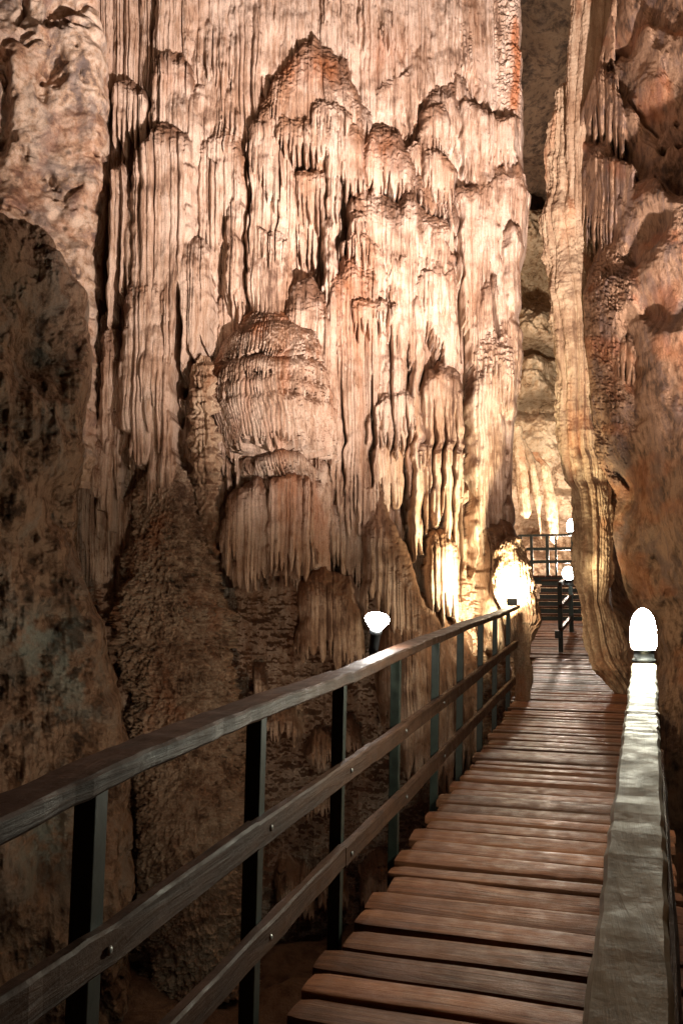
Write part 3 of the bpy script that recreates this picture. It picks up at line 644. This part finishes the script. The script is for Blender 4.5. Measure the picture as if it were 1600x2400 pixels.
# great hanging column on the right
pillar('flowstone_drapery', [(-330, 1343, 1500, 12.6), (0, 1343, 1480, 12.6), (136, 1338, 1458, 12.6), (220, 1332, 1442, 12.6), (330, 1326, 1430, 12.6), (480, 1330, 1420, 12.6), (620, 1345, 1410, 12.7), (660, 1360, 1400, 12.8)],
       M_COL, 66, 200, 520, .5, fl=.10, flw=85, lump=.10, lumpsc=1.8, fine=.014, cor=.010, label='pale smooth flowstone drapery at the upper right, beside the dark gap', cat='flowstone')
pillar('flowstone_column', [(196, 1314, 1334, 12.9), (212, 1300, 1350, 12.9), (265, 1288, 1375, 12.9), (459, 1279, 1385, 12.8), (503, 1268, 1385, 12.7), (544, 1270, 1388, 12.7), (629, 1281, 1392, 12.6), (714, 1295, 1400, 12.5),
                            (827, 1303, 1402, 12.5), (955, 1307, 1402, 12.5), (1019, 1313, 1400, 12.4), (1051, 1315, 1402, 12.4), (1080, 1317, 1418, 12.4), (1128, 1328, 1424, 12.4), (1146, 1342, 1427, 12.3), (1191, 1345, 1436, 12.2), (1249, 1347, 1440, 12.1),
                            (1303, 1348, 1436, 12), (1335, 1348, 1431, 12), (1415, 1350, 1436, 11.8), (1456, 1353, 1450, 11.7), (1510, 1361, 1461, 11.6), (1545, 1375, 1466, 11.5), (1568, 1392, 1480, 11.4), (1600, 1425, 1490, 11.4), (1640, 1455, 1498, 11.4), (1700, 1470, 1505, 11.4)],
       M_COLP, 64, 260, 900, .62, fl=.10, flw=95, lump=.16, lumpsc=2.1, fine=.016, bands=.010, cor=.008, label='tall tan flowstone column hanging down to the right edge of the boardwalk', cat='column')
# slabs hanging in the far chamber
for k, (a, b) in enumerate([((1205, 1236), (1190, 1245)), ((1240, 1256), (1240, 1268)), ((1262, 1290), (1262, 1296))]):
    x0, x1 = a; yb = [1215, 1262, 1275][k]
    sh = [14, 30, 36][k]
    pillar('stalactite', [(1000 + k * 30, x0 - 8 - sh * .5, x1 - 8 - sh * .6, 24), (1090, x0 + 2 - 0, x1 - 2, 23.6), (1180, x0 + sh * .4, x1 + sh * .4, 23.5), (yb - 12, x0 + sh * .6 + 3, x1 + sh * .4 + 2, 23.5), (yb, x0 + sh * .6 + 14, x1 + sh * .4 - 6, 23.5)],
           M_BACK, 80 + k, 60, 120, .6, fl=.05, flw=60, lump=.12, lumpsc=1.6,
           label=['leftmost pale slab of stalactite hanging in the far chamber', 'narrow middle stalactite slab hanging above the distant platform railing', 'widest pale stalactite slab hanging over the right of the distant platform'][k], cat='stalactite').__setitem__('group', 'stalactite slabs in the far chamber')

# ------------------------------------------------------------------ floor, ceiling, shell
def rough_plane(name, x0, x1, y0, y1, z, amp, mat, seed, n=170):
    xs = np.linspace(x0, x1, n); ys = np.linspace(y0, y1, n); X, Y = np.meshgrid(xs, ys)
    Z = z + amp * fbm(X * .5, Y * .5, 0, seed, 5, .55)
    o = grid_mesh(name, np.stack([X, Y, Z], -1), mat, attrs={'stain': np.zeros_like(X)}); tag(o, kind='structure'); return o
rough_plane('cave_floor', -16, 14, -8, 34, -3.0, .9, M_DARK, 151)
rough_plane('cave_ceiling', -16, 14, -8, 34, 13.0, 1.2, M_DARK, 152)
def shell():
    th = np.linspace(0, 2 * np.pi, 160, endpoint=False); zs = np.linspace(-4.5, 14.5, 90)
    T, Z = np.meshgrid(th, zs)
    r = 1 + .07 * fbm(np.cos(T) * 3, np.sin(T) * 3, Z * .3, 161, 4)
    P = np.stack([-1 + 13.5 * np.cos(T) * r, 13 + 19 * np.sin(T) * r, Z], -1)
    o = grid_mesh('cave_shell', P, M_DARK, wrap=True, attrs={'stain': np.zeros_like(T)}); tag(o, kind='structure')
shell()

# ------------------------------------------------------------------ boardwalk
XL, XR = -1.0, 0.30
def boards_mesh(y0, y1, pitch, xl, xr, zf, seed, name, parent, mat=M_DECK, seg=14):
    rr = random.Random(seed); V = []; Fc = []; att = []
    y = y0
    while y < y1:
        w = pitch * rr.uniform(.86, 1.1); gap = rr.uniform(.003, .009)
        a = y + gap; b = y + w; th = .042
        xa = (xl(y) if callable(xl) else xl) + rr.uniform(-.05, .03); xb = (xr(y) if callable(xr) else xr) + rr.uniform(-.03, .05)
        dz = rr.uniform(-.007, .007); sk = rr.uniform(-.012, .012); tilt = rr.uniform(-.010, .006); bid = rr.random()
        e1 = rr.uniform(.009, .018)
        prof = [(0, -th), (0, -e1), (.004, -.004), (.018, 0), (w * .3, .003), (w * .5, .004), (w * .7, .003), (w - gap - .018, 0), (w - gap - .005, -.006), (w - gap, -e1 * .8), (w - gap, -th)]
        base = len(V); ph = rr.random() * 50
        for k in range(seg + 1):
            t = k / seg; x = xa + (xb - xa) * t
            # rounded, worn board ends
            en = min(t, 1 - t) * (xb - xa); rd = max(0.0, 1 - en / .035) ** 2 * .012
            wa = .005 * float(vnoise(x * 3.1 + ph, 0.5, 0, seed)); wz = .004 * float(vnoise(x * 2.3 + ph, 7.5, 0, seed))
            for j, (py_, pz) in enumerate(prof):
                sgn = 1 if j <= 5 else -1
                yy = a + py_ + wa * (1 if j < 5 else .6) + sk * (t - .5) * 2 + (rd * sgn if j not in (5,) else 0)
                V.append((x, yy, zf(yy) + pz + dz + wz + tilt * (py_ / w - .5) * 2 - (rd * .2 if pz > -.03 else 0)))
                att.append(bid)
            if abs(y - 4.25) < .11 and name == 'planking':
                nt_ = .045 * sst(.45, .55, t) * (.5 + .5 * vnoise(x * 9, 0, 0, 4))
                for j in range(len(V) - len(prof), len(V) - len(prof) + 4): V[j] = (V[j][0], V[j][1] + nt_, V[j][2])
        m = len(prof)
        for k in range(seg):
            for j in range(m - 1):
                Fc.append((base + k * m + j, base + k * m + j + 1, base + (k + 1) * m + j + 1, base + (k + 1) * m + j))
            Fc.append((base + k * m + m - 1, base + k * m, base + (k + 1) * m, base + (k + 1) * m + m - 1))
        Fc.append(tuple(base + j for j in range(m - 1, -1, -1))); Fc.append(tuple(base + seg * m + j for j in range(m)))
        y += w
    me = bpy.data.meshes.new(name); me.from_pydata(V, [], Fc); me.update()
    at = me.attributes.new('board', 'FLOAT', 'POINT'); at.data.foreach_set('value', att)
    for p in me.polygons: p.use_smooth = len(p.vertices) == 4
    try: me.set_sharp_from_angle(angle=math.radians(50))
    except Exception: pass
    me.materials.append(mat); o = bpy.data.objects.new(name, me); COL.objects.link(o); o.parent = parent
    return o
bw = empty('boardwalk'); tag(bw, 'long brown plank boardwalk running from the camera into the far passage', 'boardwalk')
def zdeck(y): return 0.0
boards_mesh(-1.4, 16.2, .205, lambda y: XL if y < 9 else XL - .03 * (y - 9), lambda y: XR + (0.0 if y < 8 else .03 * (y - 8)), zdeck, 5, 'planking', bw, seg=26)
for xb in (-.85, .15):
    m = MB(); m.box((xb, 7.3, -.042 - .08), (.09, 17.4, .15)); m.build('beam', M_POST, bw, bevel=.004)
for k in range(6):
    m = MB(); m.box((-.85, .8 + 3 * k, -1.95), (.12, .12, 3.5)); m.build('support_post', M_POST, bw)

# rails: lists of (Y, Z) swept boards
def swept(m, pts, w, h, sag=0.0, seed=0, jitter=.004, att=None, sub=7):
    """board following pts [(x,y,z)] (z = top surface), section w (across) by h"""
    P = [Vector(p) for p in pts]; Q = []
    for i in range(len(P) - 1):
        for k in range(sub): Q.append(P[i].lerp(P[i + 1], k / sub))
    Q.append(P[-1]); rr = random.Random(seed); base = len(m.v); e = .007
    sec = [(-w / 2 + e, 0), (w / 2 - e, 0), (w / 2, -e), (w / 2, -h + e), (w / 2 - e, -h), (-w / 2 + e, -h), (-w / 2, -h + e), (-w / 2, -e)]
    vs = []
    for i, q in enumerate(Q):
        d = (Q[min(i + 1, len(Q) - 1)] - Q[max(i - 1, 0)]); d.z = 0; d.normalize(); s = Vector((d.y, -d.x, 0))
        jw = rr.uniform(-jitter, jitter); jz = rr.uniform(-jitter, jitter) * .5
        for (a, b) in sec:
            vs.append(q + s * (a * (1 + jw / w * 2)) + Vector((0, 0, b + jz * (1 if b > -.02 else .3) + rr.uniform(-.0007, .0007))))
    n = len(sec); fs = []
    for i in range(len(Q) - 1):
        for j in range(n):
            j2 = (j + 1) % n; fs.append((i * n + j, i * n + j2, (i + 1) * n + j2, (i + 1) * n + j))
    fs.append(tuple(range(n - 1, -1, -1))); fs.append(tuple((len(Q) - 1) * n + j for j in range(n)))
    m.add(vs, fs)
def railY(px, X): return float(UX(px, 1365, X)[1])
XRL = -1.03
def on_rail(px, py, X=XRL): return UX(px, py, X)
lr = empty('railing', (XRL, -1, 0)); tag(lr, 'brown wooden railing with dark green posts along the left side of the boardwalk', 'railing')
def rail_from(name, traces, w, h, root, mat, X=XRL, cuts=()):
    pts = [tuple(on_rail(a, b, X)) for a, b in traces]
    p0, p1 = Vector(pts[0]), Vector(pts[1]); d = (p0 - p1).normalized()
    pts = [tuple(p0 + d * 1.6)] + pts
    cuts = [0] + list(cuts) + [len(pts) - 1]
    for i in range(len(cuts) - 1):
        seg = pts[cuts[i]:cuts[i + 1] + 1]
        if i: seg[0] = (seg[0][0], seg[0][1] + .004, seg[0][2] - .006)
        m = MB(); swept(m, seg, w, h, seed=i + len(name)); o = m.build(name, mat, None); adopt(o, lr)
rail_from('top_rail', [(0, 1885), (265, 1767), (434, 1702), (592, 1642), (800, 1572), (943, 1513), (1015, 1486), (1087, 1459), (1159, 1437), (1208, 1417)], .105, .048, lr, M_RAIL, cuts=(5, 7))
rail_from('middle_rail', [(0, 2326), (255, 2163), (592, 1925), (800, 1790), (871, 1741), (1055, 1615), (1159, 1537), (1210, 1500)], .04, .085, lr, M_RAIL, X=XRL + .0, cuts=(3, 5, 6))
rail_from('lower_rail', [(383, 2400), (622, 2158), (800, 1980), (938, 1852), (1060, 1729), (1203, 1587)], .04, .085, lr, M_RAIL, cuts=(3, 4))
post_px = [255, 625, 812, 940, 1030, 1086, 1132, 1165, 1195]
top_pts = [on_rail(a, b) for a, b in [(0, 1885), (265, 1767), (434, 1702), (592, 1642), (800, 1572), (943, 1513), (1087, 1459), (1208, 1417)]]
def ztop(y): return float(np.interp(y, [p[1] for p in top_pts], [p[2] for p in top_pts]))
ys_posts = [railY(255, XRL) - .95] + [railY(p, XRL) for p in post_px]
for y in ys_posts:
    m = MB(); zt = ztop(y) - .052
    lean = .022
    M = Matrix.Rotation(math.atan(lean), 3, 'Y') @ Matrix.Rotation(math.radians(4), 3, 'Z')
    m.box((XRL - .050, y, (zt - .9) / 2), (.05, .056, zt + .9), M=M); o = m.build('post', M_POST, None, bevel=.003); adopt(o, lr)

for y in ys_posts[1:6]:
    for tr in ([(255, 2163), (592, 1925), (871, 1741), (1055, 1615)], [(383, 2400), (622, 2158), (938, 1852), (1060, 1729)]):
        q = [on_rail(a, b) for a, b in tr]; zz = float(np.interp(y, [k[1] for k in q], [k[2] for k in q]))
        if y < q[0][1] - .05: zz = q[0][2] + (q[1][2] - q[0][2]) / (q[1][1] - q[0][1]) * (y - q[0][1])
        m = MB(); m.lathe([(.010, 0), (.010, .003), (.006, .006)], (XRL + .0205, y, zz - .043), Matrix.Rotation(math.pi / 2, 3, 'Y'), 10); o = m.build('bolt', M_STEEL, None, smooth=True); adopt(o, lr)
# right railing
ra = U(1424, 2400, 1.0); 
XA = UZ(1470, 2400, 0)  # unused direction helper
def right_pt(px, py, wpx, w=.10):
    D = F * w / wpx; d = rays(px, py); fwd = RM @ np.array([0, 0, -1.0]); return C0 + d * (D / (d @ fwd))
pA = right_pt(1470, 2400, 205); pB = right_pt(1508, 1556, 54)
print('right rail', pA, pB, 'posts', ys_posts)
rrail = empty('railing', (float(pB[0]), 0, 0)); tag(rrail, 'pale weathered handrail rising on the right, ending under the domed lamp', 'railing')
dA = (pB - pA); dA /= np.linalg.norm(dA)
pts = [tuple(pA - dA * 1.1)] + [tuple(pA + (pB - pA) * t) for t in (0, .25, .5, .62, .75, 1)]
m = MB(); swept(m, pts[:5], .10, .055, seed=31, jitter=.003, sub=12); o = m.build('handrail', M_RAILW, None); adopt(o, rrail)
q0 = tuple(np.array(pts[4]) + dA * .008); m = MB(); swept(m, [q0, pts[5], pts[6]], .098, .055, seed=32, jitter=.004, sub=12); o = m.build('handrail', M_RAILW, None); adopt(o, rrail)
for t in (-.25, .22, .62, .985):
    p = pA + (pB - pA) * t
    m = MB(); m.box((p[0], p[1], (p[2] - .06 - .25) / 2), (.065, .065, p[2] - .06 + .25)); o = m.build('post', M_POST, None, bevel=.003); adopt(o, rrail)
for dz in (.36, .70):
    m = MB(); swept(m, [tuple(np.array(q) - np.array([-.055, 0, dz])) for q in (pts[0], pts[3], pts[6])], .035, .08, seed=41 + int(dz * 10)); o = m.build('middle_rail', M_RAIL, None); adopt(o, rrail)

# ------------------------------------------------------------------ lamps
LAMPC = (1.0, 0.97, 0.88)
M_GLOW = emit('lit_domed_glass', (1.0, 0.98, 0.78), 640)
M_GLOWP = emit('lit_bulb_glass', (1.0, 0.93, 0.85), 160)
M_GLOWF = emit('lit_far_globe', (0.92, 1.0, 0.93), 35)
def domed_lamp(loc, sc, glow, label, name='domed_lamp', group=None, globe=False):
    r = empty(name, tuple(loc)); tag(r, label, 'lamp', group)
    def part(prof, nm, mat):
        m = MB(); m.lathe([(a * sc, b * sc) for a, b in prof], tuple(loc), n=32); o = m.build(nm, mat, None, smooth=True); adopt(o, r)
        return o
    part([(.052, 0), (.055, .004), (.055, .012), (.046, .016), (.046, .05), (.050, .054), (.050, .06)], 'base', M_BLACK)
    if globe: part([(.02, .06), (.05, .075), (.068, .11), (.07, .14), (.055, .18), (.03, .2), (.004, .207)], 'glass_globe', glow)
    else: part([(.052, .061), (.0575, .075), (.059, .12), (.058, .16), (.053, .19), (.044, .215), (.031, .236), (.016, .248), (.003, .253)], 'glass_dome', glow)
    return r
p = np.array(pB) + dA * .055
domed_lamp((p[0], p[1], p[2] - .055 * 0 + .001), .93, M_GLOW, 'glowing dome shaped lamp on the end of the right handrail')
# reflector bulb lamp clamped outside the left rail
def reflector_lamp():
    base = UX(881, 1473, XRL - .12); r = empty('reflector_lamp', tuple(base)); tag(r, 'glowing reflector bulb in a black holder beside the left railing', 'lamp')
    toc = (Vector((0, 0, CAMZ)) - Vector(base)); toc.z = 0; toc.normalize()
    ax = (Vector((0, 0, 1)) * .90 + toc * .40 + Vector((.12, 0, 0))).normalized()
    zq = Vector((0, 0, 1)).rotation_difference(ax).to_matrix()
    s = 1.0
    m = MB(); m.lathe([(.024, -.01), (.030, 0), (.045, .022), (.060, .045), (.064, .055), (.060, .066), (.040, .074), (.018, .078), (.002, .079)], tuple(base), zq, 32); o = m.build('bulb', M_GLOWP, None, smooth=True); adopt(o, r)
    m = MB(); m.lathe([(.020, -.15), (.026, -.14), (.027, -.03), (.033, -.028), (.033, -.004), (.028, .0)], tuple(base), zq, 24); o = m.build('lamp_holder', M_BLACK, None, smooth=True); adopt(o, r)
    b0 = Vector(base) + ax * -.14
    m = MB(); m.box((b0.x + .04, b0.y, b0.z - .01), (.12, .022, .022)); o = m.build('bracket', M_BLACK, None, bevel=.002); adopt(o, r)
    return Vector(base), ax
rb, rax = reflector_lamp()
# flood lamp at the railing's end, aimed at the stump
fl = Vector(UX(1199, 1411, XRL - .02)); 
r = empty('flood_lamp', tuple(fl)); tag(r, 'small dark floodlight at the far end of the left railing, aimed at the rock', 'lamp')
m = MB(); m.box((fl.x, fl.y, fl.z), (.12, .07, .09)); o = m.build('lamp_housing', M_BLACK, None, bevel=.006); adopt(o, r)
m = MB(); m.box((fl.x - .01, fl.y + .038, fl.z), (.10, .004, .075)); o = m.build('lamp_glass', emit('lit_flood_glass', (1, .93, .7), 90), None); adopt(o, r)
m = MB(); m.box((fl.x, fl.y, fl.z - .06), (.03, .03, .05)); o = m.build('bracket', M_BLACK, None); adopt(o, r)

# ------------------------------------------------------------------ far platform and stairs
def fp(px, py, Y): return Vector(U(px, py, Y))
YP = 22.0
pr = empty('platform', tuple(fp(1280, 1350, YP))); tag(pr, 'raised wooden platform at the end of the passage', 'platform')
a = fp(1195, 1349, YP); b = fp(1420, 1349, YP)
m = MB()
nb = 16
for k in range(nb):
    x0 = a.x + (b.x - a.x) * k / nb; x1 = a.x + (b.x - a.x) * (k + 1) / nb - .01
    m.box(((x0 + x1) / 2, YP + .9, a.z - .02), (x1 - x0, 1.9, .04))
o = m.build('planking', M_DECK, None); adopt(o, pr)
m = MB(); m.box(((a.x + b.x) / 2, YP + .02, a.z - .13), (b.x - a.x, .06, .17)); o = m.build('beam', M_POST, None); adopt(o, pr)
for x in (a.x + .3, a.x + 1.2, b.x - .3):
    m = MB(); m.box((x, YP + .1, a.z / 2 - 1.2), (.1, .1, a.z + 2.2)); o = m.build('support_post', M_POST, None); adopt(o, pr)
fr = empty('railing', tuple(fp(1280, 1345, YP))); tag(fr, 'distant dark railing across the raised platform in the far chamber', 'railing')
def bar(m, p, q, w, h):
    p = Vector(p); q = Vector(q); d = q - p; L = d.length; M = Vector((0, 1, 0)).rotation_difference(d.normalized()).to_matrix()
    m.box(tuple((p + q) / 2), (w, L, h), M=M)
for nm, py, h in (('top_rail', 1255, .055), ('middle_rail', 1287, .075), ('lower_rail', 1317, .075)):
    p = fp(1213 if nm == 'top_rail' else 1232, py, YP); q = fp(1347, py - 1, YP)
    m = MB(); m.box(tuple((p + q) / 2), (q.x - p.x, .06, h)); o = m.build(nm, M_POST, None); adopt(o, fr)
for px, w in ((1221, .05), (1245, .07), (1282, .08), (1302, .05), (1342, .09)):
    p = fp(px, 1257, YP - .06); q = fp(px, 1350, YP - .06); m = MB(); m.box(tuple((p + q) / 2), (w, .06, p.z - q.z)); o = m.build('post', M_POST, None); adopt(o, fr)
# sloping boards then stairs towards the platform
st = empty('stairway', (float(UZ(1300, 1535, 0)[0]), 16.3, 0)); tag(st, 'brown wooden ramp and steps climbing from the boardwalk to the raised platform', 'stairs')
xl_, xr_ = fp(1235, 1500, 17).x, fp(1420, 1500, 17).x
boards_mesh(16.25, 19.2, .2, xl_ , xr_, lambda y: .02 + max(0, y - 16.3) * .19, 9, 'ramp_planking', None, seg=5)
o = bpy.data.objects['ramp_planking']; adopt(o, st)
m = MB()
for k in range(6):
    m.box(((xl_ + xr_) / 2, 19.3 + .4 * k, .70 + .15 * k - .02), (xr_ - xl_, .36, .04)); 
o = m.build('treads', M_DECK, None, bevel=.004); adopt(o, st)
m = MB()
for k in range(6):
    m.box(((xl_ + xr_) / 2, 19.3 + .4 * k - .16, .70 + .15 * k - .12), (xr_ - xl_ - .02, .03, .13))
o = m.build('risers', M_POST, None); adopt(o, st)
sr = empty('railing', tuple(fp(1312, 1526, 16.6))); tag(sr, 'short dark stair railing at the foot of the distant steps', 'railing')
p0 = fp(1312, 1372, 16.6); p0b = fp(1312, 1528, 16.6); m = MB(); m.box(tuple((p0 + p0b) / 2), (.085, .085, p0.z - p0b.z)); o = m.build('post', M_POST, None, bevel=.004); adopt(o, sr)
p1 = fp(1337, 1330, 18.2); p1b = fp(1337, 1520, 18.2); m = MB(); m.box(tuple((p1 + p1b) / 2), (.085, .085, p1.z - p1b.z)); o = m.build('post', M_POST, None, bevel=.004); adopt(o, sr)
for dz in (.0, .42, .85):
    m = MB(); bar(m, p0 + Vector((0, -.1, .03 - dz)), Vector((p1.x, p1.y + .3, p0.z + .22 - dz)), .06, .07); o = m.build('rail', M_RAIL, None); adopt(o, sr)
m = MB(); bb = fp(1306, 1487, 16.5); m.box(tuple(bb), (.1, .1, .14)); o = m.build('junction_box', M_BLACK, None, bevel=.005); adopt(o, sr)
lp = fp(1332, 1372, 16.9); domed_lamp(tuple(lp), 1.75, M_GLOWF, 'round glowing lamp on the stair railing just left of the hanging column', 'globe_lamp', globe=True)
lp2 = fp(1337, 1256, YP); domed_lamp(tuple(lp2), 1.7, M_GLOWF, 'small glowing lamp on the right end of the distant platform railing', 'domed_lamp', globe=False)

# ------------------------------------------------------------------ lights of the cave, and added fill lights
def spot(name, loc, target, W, col, size, blend, rad=.06):
    l = bpy.data.lights.new(name, 'SPOT'); l.energy = W; l.color = col; l.spot_size = math.radians(size); l.spot_blend = blend; l.shadow_soft_size = rad
    o = bpy.data.objects.new(name, l); COL.objects.link(o); o.location = loc
    o.rotation_euler = (Vector(target) - Vector(loc)).to_track_quat('-Z', 'Y').to_euler(); return o
def point(name, loc, W, col, rad=.05):
    l = bpy.data.lights.new(name, 'POINT'); l.energy = W; l.color = col; l.shadow_soft_size = rad
    o = bpy.data.objects.new(name, l); COL.objects.link(o); o.location = loc; return o
AIM = tuple(U(760, 20, 12.0))
spot('wall_floodlight', (1.0, 6.0, 1.3), AIM, 6200, (1.0, .80, .69), 92, 1.0, .05)
spot('upper_fill', (1.0, 5.8, 1.2), tuple(U(830, -60, 12.0)), 7000, (1.0, .86, .82), 58, 1.0, .05)  # added second spot to brighten the upper wall
spot('low_fill', (-1.75, 4.0, -1.5), tuple(U(430, 1150, 9.8)), 260, (1.0, .70, .48), 84, 1.0, .06)  # added amber spot to lift the stalagmite and lower left wall
spot('rock_lamp', (fl.x - .10, fl.y + .10, fl.z + .0), tuple(U(1172, 1325, 11.5)), 720, (1.0, .84, .52), 112, .6, .04)
point('rail_end_fill', (fl.x + .02, fl.y - .02, fl.z + .14), 55, (1.0, .80, .52), .04)  # added point light above the flood lamp, brightens the column
point('far_floodlight', (-.9, 22.7, 1.85), 850, (1.0, .79, .66), .1)
point('chamber_fill', (-1.0, 20.5, 6.0), 1000, (1.0, .84, .66), .1)  # added light to brighten the gap and upper far wall
point('passage_light', (-1.0, 17.5, 1.6), 12, (.85, 1.0, .85), .1)
point('overhead_fill', (-.2, 6.5, 9.5), 240, (1.0, .64, .42), .7)  # added soft overhead fill for deck and rail tops, no visible source
w = bpy.data.worlds.new('World'); S.world = w; w.use_nodes = True
bg = w.node_tree.nodes['Background']; bg.inputs[0].default_value = (.9, .62, .45, 1); bg.inputs[1].default_value = .01

S.view_settings.view_transform = 'Standard'; S.view_settings.look = 'None'; S.view_settings.exposure = 0; S.view_settings.gamma = 1
S.cycles.use_denoising = True
S.cycles.max_bounces = 6; S.cycles.diffuse_bounces = 4; S.cycles.glossy_bounces = 3
S.cycles.sample_clamp_indirect = 2.5
